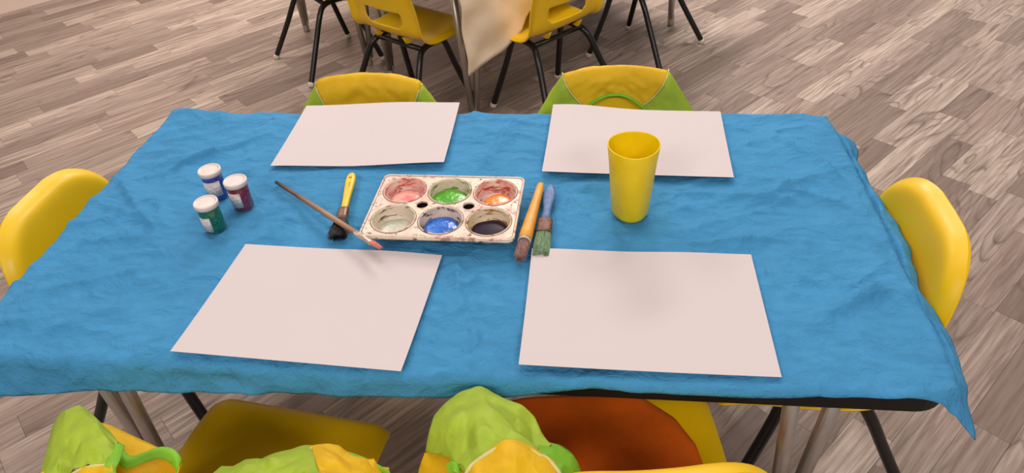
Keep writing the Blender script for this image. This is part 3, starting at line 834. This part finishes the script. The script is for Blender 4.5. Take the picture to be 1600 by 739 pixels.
RO = 0.0318
outer = rrect(HX, HY, 0.009, 6)
addspline(outer)
circ = lambda cx, cy, r, n=48: [(cx + r * math.cos(2 * math.pi * k / n), cy + r * math.sin(2 * math.pi * k / n)) for k in range(n)]
for x in CX:
    for y in CY: addspline(circ(x, y, RO - 0.0002))
for x in ((CX[0] + CX[1]) / 2, (CX[1] + CX[2]) / 2): addspline(circ(x, 0, 0.0088, 28))
tmp = bpy.data.objects.new('tmp_plate', cu2); COL.objects.link(tmp)
dg = bpy.context.evaluated_depsgraph_get(); dg.update()
pm = bpy.data.meshes.new_from_object(tmp.evaluated_get(dg)); bpy.data.objects.remove(tmp)
pm.name = 'tray_plate'; pm.materials.clear(); pm.materials.append(M['tray'])
po = bpy.data.objects.new('tray_plate', pm); COL.objects.link(po); po.parent = tr; po.location = (0, 0, ZP)
# rim lip around the plate, skirt below it, raised rings and side notches
def loop_tube(pts, r, z, name, mat, parent, closed=True, n=6):
    P3 = [Vector((x, y, z)) for x, y in pts]
    m_ = len(P3); V = []
    for k in range(m_):
        a = P3[(k - 1) % m_] if closed or k else P3[0]; b = P3[(k + 1) % m_] if closed or k < m_ - 1 else P3[-1]
        t_ = (b - a).normalized(); s_ = Vector((t_.y, -t_.x, 0))
        for i in range(n):
            an = 2 * math.pi * i / n; V.append(P3[k] + s_ * (r * math.cos(an)) + Vector((0, 0, r * math.sin(an))))
    F = []
    for k in range(m_ if closed else m_ - 1):
        for i in range(n):
            F.append((k * n + i, k * n + (i + 1) % n, ((k + 1) % m_) * n + (i + 1) % n, ((k + 1) % m_) * n + i))
    return mobj(name, V, F, mat, parent)
M['grime'] = mat_simple('brown_grime', S(150, 112, 92), 0.6, var=0.5, vscale=90)
loop_tube([(x * 0.985, y * 0.975) for x, y in outer], 0.0006, ZP + 0.0014, 'grime_line', M['grime'], tr)
loop_tube(outer, 0.0017, ZP + 0.0012, 'rim', M['tray'], tr)
sk = MB(); n = len(outer)
sk.add([(x, y, ZP) for x, y in outer] + [(x * 0.994, y * 0.992, ZP - 0.0045) for x, y in outer], grid_faces(n, 2, wrap=True))
sko = sk.build('skirt', M['tray'], tr); mod(sko, 'SOLIDIFY', thickness=0.0014)
for sx in (-1, 1):
    nt = [(sx * (HX - 0.002), 0.019), (sx * (HX - 0.010), 0.013), (sx * (HX - 0.0115), 0.011), (sx * (HX - 0.0115), -0.009), (sx * (HX - 0.010), -0.012), (sx * (HX - 0.002), -0.018)]
    loop_tube(nt, 0.0011, ZP + 0.0013, 'notch_ridge', M['tray'], tr, closed=False)
for x in ((CX[0] + CX[1]) / 2, (CX[1] + CX[2]) / 2):
    loop_tube(circ(x, 0, 0.0094, 28), 0.0008, ZP + 0.0014, 'hole_ring', M['tray'], tr)
    hb = MB(); hb.lathe([(0.0088, ZP), (0.0080, 0.004), (0.001, 0.004)], 24, (x, 0, 0)); hb.build('finger_hole', M['tabletop'], tr)['label'] = 'small dark round hole'
WELLS = [(0, 0, 'pink', S(224, 140, 136), S(188, 82, 74), S(236, 170, 152), 0.0235, 0.0105, S(222, 128, 120)),
         (1, 0, 'green', S(196, 186, 150), S(104, 124, 56), S(84, 176, 20), 0.0272, 0.0125, S(70, 160, 14)),
         (2, 0, 'orange', S(214, 140, 130), S(170, 66, 58), S(250, 138, 30), 0.0195, 0.0105, None),
         (0, 1, 'cream', S(206, 196, 168), S(86, 84, 58), S(206, 200, 176), 0.0235, 0.0085, S(178, 186, 170)),
         (1, 1, 'blue', S(196, 180, 166), S(44, 34, 40), S(22, 112, 214), 0.0270, 0.0130, S(14, 92, 190)),
         (2, 1, 'dark purple', S(216, 200, 150), S(150, 98, 40), S(38, 20, 42), 0.0258, 0.0115, None)]
for cx_, cy_, nm, wash, streak, pc, pr, ph, sec in WELLS:
    x, y = CX[cx_], CY[cy_]
    mb = MB()
    prof = [(RO + 0.0012, ZP + 0.0016), (RO + 0.0004, ZP + 0.0026), (RO - 0.0008, ZP + 0.0022), (RO - 0.0014, ZP + 0.0004), (RO - 0.0035, 0.013), (RO - 0.0055, 0.0075), (RO - 0.009, 0.0052), (0.012, 0.0046), (0.0005, 0.0046)]
    mb.lathe(prof, 48, (x, y, 0))
    w = mb.build('well', mat_well('well_' + nm.replace(' ', '_'), wash, streak), tr); w['label'] = nm + '-stained round paint well'
    mod(w, 'SOLIDIFY', thickness=0.0012, offset=-1)
    loop_tube(circ(x, y, RO + 0.0016), 0.0006, ZP + 0.0015, 'grime_line', M['grime'], w)
    pb = MB(); ny_ = -0.003 if nm in ('orange', 'dark purple', 'blue', 'green') else -0.001
    def rf(a, z, s=cx_ * 3 + cy_): return 1 + 0.05 * math.sin(2 * a + s) + 0.035 * math.sin(5 * a + s * 2)
    pb.lathe([(pr * 0.7, ph - 0.0055), (pr * 0.93, ph - 0.0028), (pr, ph - 0.0014), (pr * 0.97, ph - 0.0004), (pr * 0.8, ph + 0.0004), (pr * 0.4, ph + 0.0010), (0.0004, ph + 0.0011)], 40, (x + (0.003 if nm == 'orange' else 0), y + ny_, 0), rf=rf)
    p_ = pb.build('paint', mat_paint('paint_' + nm.replace(' ', '_'), pc, 0, sec), w); p_['label'] = 'wet ' + nm + ' paint'

# ------------------------------------------------------------------ beaker
def mat_cup():
    t = NT('yellow_cup', 0.33, 0.5); c = t.obj()
    k = t.ramp(t.noise(c, 26, 4, .6), [(0.3, S(244, 216, 10)), (0.7, S(255, 234, 24))])
    sp = t.ramp(t.noise(t.mapping(c, loc=(.31, .72, .1)), 46, 3, .5), [(0.735, 0.0), (0.755, 1.0)])
    k = t.mix(sp, k, S(60, 110, 60)); t.color(k)
    tr = t.n('ShaderNodeBsdfTranslucent'); t.l(k, tr.inputs['Color'])
    mx = t.n('ShaderNodeMixShader'); mx.inputs[0].default_value = 0.25
    t.l(t.b.outputs[0], mx.inputs[1]); t.l(tr.outputs[0], mx.inputs[2]); t.l(mx.outputs[0], t.t.nodes['Material Output'].inputs['Surface'])
    return t.m
M['cup'] = mat_cup()
cp = MB()
def cuprf(a, z):
    k = 0.055 - 0.03 * z / 0.118
    return 1 + k * math.cos(3 * (a + math.pi / 2))
cp.lathe([(0.001, 0.001), (0.022, 0.001), (0.0258, 0.0022), (0.0272, 0.006), (0.0300, 0.045), (0.0335, 0.09), (0.0362, 0.117), (0.0360, 0.1184), (0.0349, 0.1184), (0.0345, 0.117), (0.0318, 0.09), (0.0284, 0.045), (0.0256, 0.0085), (0.022, 0.005), (0.001, 0.005)], 64, rf=cuprf)
cup = cp.build('beaker', M['cup']); cup.location = (0.2585, 0.0085, T + 0.0025); cup.rotation_euler = (0, 0, 0.08)
tag(cup, 'tall yellow plastic cup standing on the blue cloth', 'cup')

# ------------------------------------------------------------------ glitter pots
def mat_glitter(name, col, lite):
    t = NT(name, 0.25, 0.6); c = t.obj()
    v = t.n('ShaderNodeTexVoronoi'); t.l(c, v.inputs['Vector']); v.inputs['Scale'].default_value = 900
    k = t.mix(t.ramp(v.outputs['Color'], [(0.55, 0.0), (0.95, 0.8)]), col, lite)
    t.color(k); t.b.inputs['Coat Weight'].default_value = 0.6; t.b.inputs['Coat Roughness'].default_value = 0.08
    return t.m
def mat_label():
    t = NT('printed_label', 0.6, 0.3); c = t.obj()
    sep = t.n('ShaderNodeSeparateXYZ'); t.l(c, sep.inputs[0])
    rows = t.math('FRACT', t.math('MULTIPLY', sep.outputs[2], 330.0))
    ln = t.ramp(rows, [(0.0, 0.0), (0.30, 0.0), (0.38, 1.0), (0.66, 1.0), (0.74, 0.0)])
    wd_ = t.ramp(t.noise(t.mapping(c, scale=(300, 300, 900)), 1.0, 2), [(0.44, 0.0), (0.52, 1.0)])
    t.color(t.mix(t.math('MULTIPLY', t.math('MULTIPLY', ln, wd_), 0.75), S(226, 218, 214), S(70, 66, 72)))
    return t.m
M['label'] = mat_label()
M['lid'] = mat_simple('milky_lid', S(226, 212, 204), 0.35, var=0.02, Transmission_Weight=0.0)
M['clear'] = mat_simple('clear_pot', (0.9, 0.9, 0.92, 1), 0.05, var=0.0, Transmission_Weight=1.0)
def pot(x, y, col, lite, lab, rot, lt, lw, mname):
    t = tag(empty('glitter_pot', (x, y, T + 0.003), rot), lab, 'pot', 'glitter pots on the blue cloth')
    b = MB(); b.lathe([(0.0005, 0.0), (0.0145, 0.0), (0.0153, 0.001), (0.0158, 0.044), (0.0150, 0.045)], 40); b.build('body', mat_glitter(mname, col, lite), t)
    l = MB(); l.lathe([(0.0166, 0.0425), (0.0176, 0.0430), (0.0178, 0.0490), (0.0172, 0.0502), (0.0152, 0.0504), (0.0147, 0.0492), (0.0120, 0.0490), (0.0085, 0.0494), (0.0004, 0.0495)], 44)
    l.build('lid', M['lid'], t)['label'] = 'milky white snap lid'
    lb = MB(); n = 20; V = []
    for z in lt:
        for i in range(n):
            a = -math.pi / 2 - lw + 2 * lw * i / (n - 1); r = 0.01535 + (0.0005 * z / 0.044) + 0.0003
            V.append((r * math.cos(a), r * math.sin(a), z))
    lb.add(V, grid_faces(n, 2)); o = lb.build('paper_label', M['label'], t); o['label'] = 'white printed paper label'
    mod(o, 'SOLIDIFY', thickness=0.0002, offset=1)
    return t
pot(-0.3965, 0.0365, S(26, 52, 140), S(90, 120, 210), 'blue glitter pot, rearmost of the three lidded pots', 0.10, (0.008, 0.034), 0.98, 'blue_glitter')
pot(-0.3420, 0.0085, S(96, 14, 44), S(190, 70, 110), 'dark red glitter pot, rightmost of the three lidded pots', -0.28, (0.008, 0.034), 0.80, 'red_glitter')
pot(-0.3640, -0.0475, S(6, 84, 62), S(50, 160, 120), 'green glitter pot, nearest of the three lidded pots', -0.42, (0.004, 0.030), 0.78, 'green_glitter')

# ------------------------------------------------------------------ brushes (local: handle end at origin, +y towards the bristles)
def bristles(y0, y1, hw0, ht0, hw1, ht1, zc, n, seed, r=0.00045, spread=0.0):
    g = random.Random(seed); mb = MB()
    # solid heart of the tuft
    ring = []
    for y, a, b in ((y0 - 0.003, hw0 * .9, ht0 * .9), (y0 + (y1 - y0) * .5, (hw0 + hw1) * .42, (ht0 + ht1) * .42), (y0 + (y1 - y0) * .85, hw1 * .6, ht1 * .6)):
        ring += [(a * math.cos(2 * math.pi * k / 12), y, zc + b * math.sin(2 * math.pi * k / 12)) for k in range(12)]
    mb.add(ring, grid_faces(12, 3, wrap=True) + [tuple(24 + k for k in range(12))])
    for k in range(n):
        an = g.random() * 2 * math.pi; q = math.sqrt(g.uniform(.35, 1))
        p0 = Vector((hw0 * q * math.cos(an), y0, zc + ht0 * q * math.sin(an)))
        p1 = Vector((hw1 * q * math.cos(an) + g.gauss(0, spread), y1 * g.uniform(.95, 1.02), max(zc + ht1 * q * math.sin(an), r * 1.5)))
        md = p0.lerp(p1, .55) + Vector((hw0 * .12 * math.cos(an), 0, ht0 * .12 * math.sin(an)))
        mb.tube([p0, md, p1], [r, r, r * .4], 4, False)
    return mb
def flat_handle(pts, n=14):
    """pts: (y, half width, half thickness, zc)"""
    V = []
    for y, a, b, zc in pts:
        for k in range(n):
            t = 2 * math.pi * k / n; c, s = math.cos(t), math.sin(t)
            V.append((a * math.copysign(abs(c) ** .75, c), y, zc + b * math.copysign(abs(s) ** .75, s)))
    mb = MB(); m_ = len(pts)
    mb.add(V, grid_faces(n, m_, wrap=True) + [tuple(range(n)), tuple((m_ - 1) * n + k for k in range(n))[::-1]])
    return mb
def place(o, a, b, za=0.0, zb=0.0):
    d = Vector((b[0] - a[0], b[1] - a[1], zb - za))
    o.location = (a[0], a[1], T + za)
    o.rotation_euler = (math.asin(d.z / d.length), 0, math.atan2(-d.x, d.y))
M['handle_y'] = mat_simple('yellow_handle', S(240, 196, 30), 0.4, var=0.1, vscale=60)
M['handle_o'] = mat_simple('varnished_wood', S(226, 160, 52), 0.45, var=0.12, vscale=50)
M['handle_b'] = mat_simple('blue_painted_handle', S(76, 112, 160), 0.5, var=0.25, vscale=110)
M['rust'] = mat_simple('rusty_ferrule', S(112, 78, 62), 0.5, var=0.45, vscale=160, Metallic=0.35)
M['brass'] = mat_simple('dull_ferrule', S(120, 92, 74), 0.38, var=0.3, vscale=120, Metallic=0.6)
M['bris_black'] = mat_simple('black_bristle', (0.008, 0.007, 0.007, 1), 0.4, var=0.3)
M['bris_green'] = mat_simple('green_stained_bristle', S(112, 142, 104), 0.6, var=0.35, vscale=250)
M['bris_pink'] = mat_simple('mauve_bristle', S(150, 112, 104), 0.6, var=0.4, vscale=260)
M['bris_rose'] = mat_simple('pink_painted_bristle', S(214, 124, 108), 0.55, var=0.15, vscale=200)
M['string'] = mat_simple('white_binding', S(196, 190, 184), 0.6)
M['print'] = mat_simple('dark_print', S(96, 70, 20), 0.6)
M['alu'] = mat_simple('pale_ferrule', S(196, 176, 160), 0.35, var=0.12, vscale=90, Metallic=0.5)
def mat_thin():
    t = NT('worn_brush_handle', 0.45, 0.4); c = t.obj()
    sep = t.n('ShaderNodeSeparateXYZ'); t.l(c, sep.inputs[0])
    f = t.math('ADD', t.math('MULTIPLY', sep.outputs[1], 4.6), t.math('MULTIPLY', t.noise(t.mapping(c, scale=(1, .25, 1)), 120, 4), 0.55))
    t.color(t.ramp(f, [(0.30, S(40, 34, 36)), (0.48, S(92, 66, 52)), (0.70, S(140, 104, 80)), (1.0, S(168, 132, 104))])); return t.m
M['thin'] = mat_thin()

# yellow handled brush
o = tag(empty('paint_brush'), 'yellow-handled brush with black bristles left of the paint tray', 'brush', 'paint brushes')
place(o, (-0.1885, 0.0915), (-0.163, -0.075), 0.005, 0.004)
h = flat_handle([(0, .0025, .002, .005), (.003, .0052, .003, .005), (.010, .0072, .0038, .005), (.022, .0080, .004, .005), (.045, .0072, .004, .005), (.070, .0058, .004, .005), (.092, .0052, .0042, .005), (.098, .0055, .0045, .005)]).build('handle', M['handle_y'], o)
hb = MB(); hb.lathe([(0.0002, 0.0092), (0.0022, 0.0090)], 14, (0, .0165, 0), rf=lambda a, z: 1 + .25 * math.cos(2 * a)); hb.build('hanging_hole', M['bris_black'], h)
for k, (yy, ww) in enumerate(((.030, .0020), (.0325, .0014), (.035, .0018), (.0375, .0012), (.040, .0016))):   # faded, unreadable stamp
    sb = MB(); sb.box(-.0012 - ww * .4, -.0012 + ww * .6, yy, yy + .0009, .0088, .00925); sb.build('stamp_mark', M['print'], h, smooth=False)
f_ = flat_handle([(.096, .0078, .0052, .0055), (.098, .0084, .0058, .006), (.104, .0082, .0056, .006), (.106, .0086, .006, .006), (.110, .0083, .0057, .006), (.112, .0087, .006, .006), (.116, .0084, .0057, .006), (.126, .0090, .006, .0062)]).build('ferrule', M['brass'], o)
bristles(.124, .166, .0086, .0058, .0145, .0062, .0066, 420, 4, spread=.0022).build('bristles', M['bris_black'], o)
# thin brush lying across it
a0 = px(431, 285, T + .005); b0 = px(594, 390, T + .026)
o = tag(empty('paint_brush'), 'long thin worn brush with a pink tip lying across the yellow-handled one', 'brush', 'paint brushes')
place(o, (a0.x, a0.y), (b0.x, b0.y), .0065, .0285)
Lb = (b0 - a0).length
flat_handle([(0, .0012, .0012, 0), (.002, .0024, .0024, 0), (.03, .0030, .0030, 0), (.10, .0036, .0036, 0), (.18, .0040, .0040, 0), (Lb - .058, .0037, .0037, 0)]).build('handle', M['thin'], o)
flat_handle([(Lb - .060, .0038, .0038, 0), (Lb - .03, .0036, .0036, 0), (Lb - .018, .0042, .0030, 0), (Lb - .0155, .0045, .0026, 0)]).build('ferrule', M['alu'], o)
bristles(Lb - .017, Lb, .0040, .0024, .0026, .0014, 0.002, 120, 9, r=.0005).build('bristles', M['bris_rose'], o)
# orange round brush
a0 = px(846, 291, T + .006); b0 = px(812, 411, T + .006)
o = tag(empty('paint_brush'), 'stubby orange-handled round brush right of the paint tray', 'brush', 'paint brushes')
place(o, (a0.x, a0.y), (b0.x, b0.y), .0045, .0045)
Lb = (b0 - a0).length
flat_handle([(0, .002, .002, .006), (.0015, .0042, .0042, .006), (.005, .0054, .0054, .0065), (.04, .0066, .0066, .0072), (.09, .0082, .0080, .0085), (.125, .0094, .0092, .0095), (.143, .0096, .0094, .0098)]).build('handle', M['handle_o'], o)
bd = MB()
for k in range(4): bd.tube([(.0088 * math.cos(t), .1425 + k * .0012, .0096 + .0088 * math.sin(t)) for t in [2 * math.pi * i / 24 for i in range(25)]], .0009, 6, False)
bd.build('binding', M['string'], o)
bristles(.144, Lb, .0084, .0082, .0050, .0045, .0088, 360, 12, spread=.0012).build('bristles', M['bris_pink'], o)
# blue flat brush
a0 = px(858, 292, T + .005); b0 = px(842, 402, T + .004)
o = tag(empty('paint_brush'), 'flat blue-handled brush with rusty ferrule and greenish bristles', 'brush', 'paint brushes')
place(o, (a0.x + .003, a0.y), (b0.x + .002, b0.y), .0045, .004)
Lb = (b0 - a0).length
flat_handle([(0, .002, .002, .004), (.003, .0042, .003, .004), (.010, .0072, .0034, .004), (.024, .0098, .0036, .004), (.040, .0088, .0036, .004), (.062, .0060, .0036, .0042), (.078, .0062, .004, .0045), (.090, .0092, .0044, .0045)]).build('handle', M['handle_b'], o)
fr = flat_handle([(.088, .0102, .0050, .0048), (.090, .0108, .0052, .005), (.112, .0112, .0050, .005), (.118, .0112, .0048, .005)]).build('ferrule', M['rust'], o)
for (x_, y_) in ((-.005, .096), (.005, .096)):
    nb = MB(); nb.lathe([(.0009, .0096), (.0009, .0104), (.0002, .0107)], 8, (x_, y_, 0)); nb.build('rivet', M['rust'], fr)
bristles(.117, Lb, .0104, .0042, .0108, .0028, .0046, 460, 21, spread=.0006).build('bristles', M['bris_green'], o)
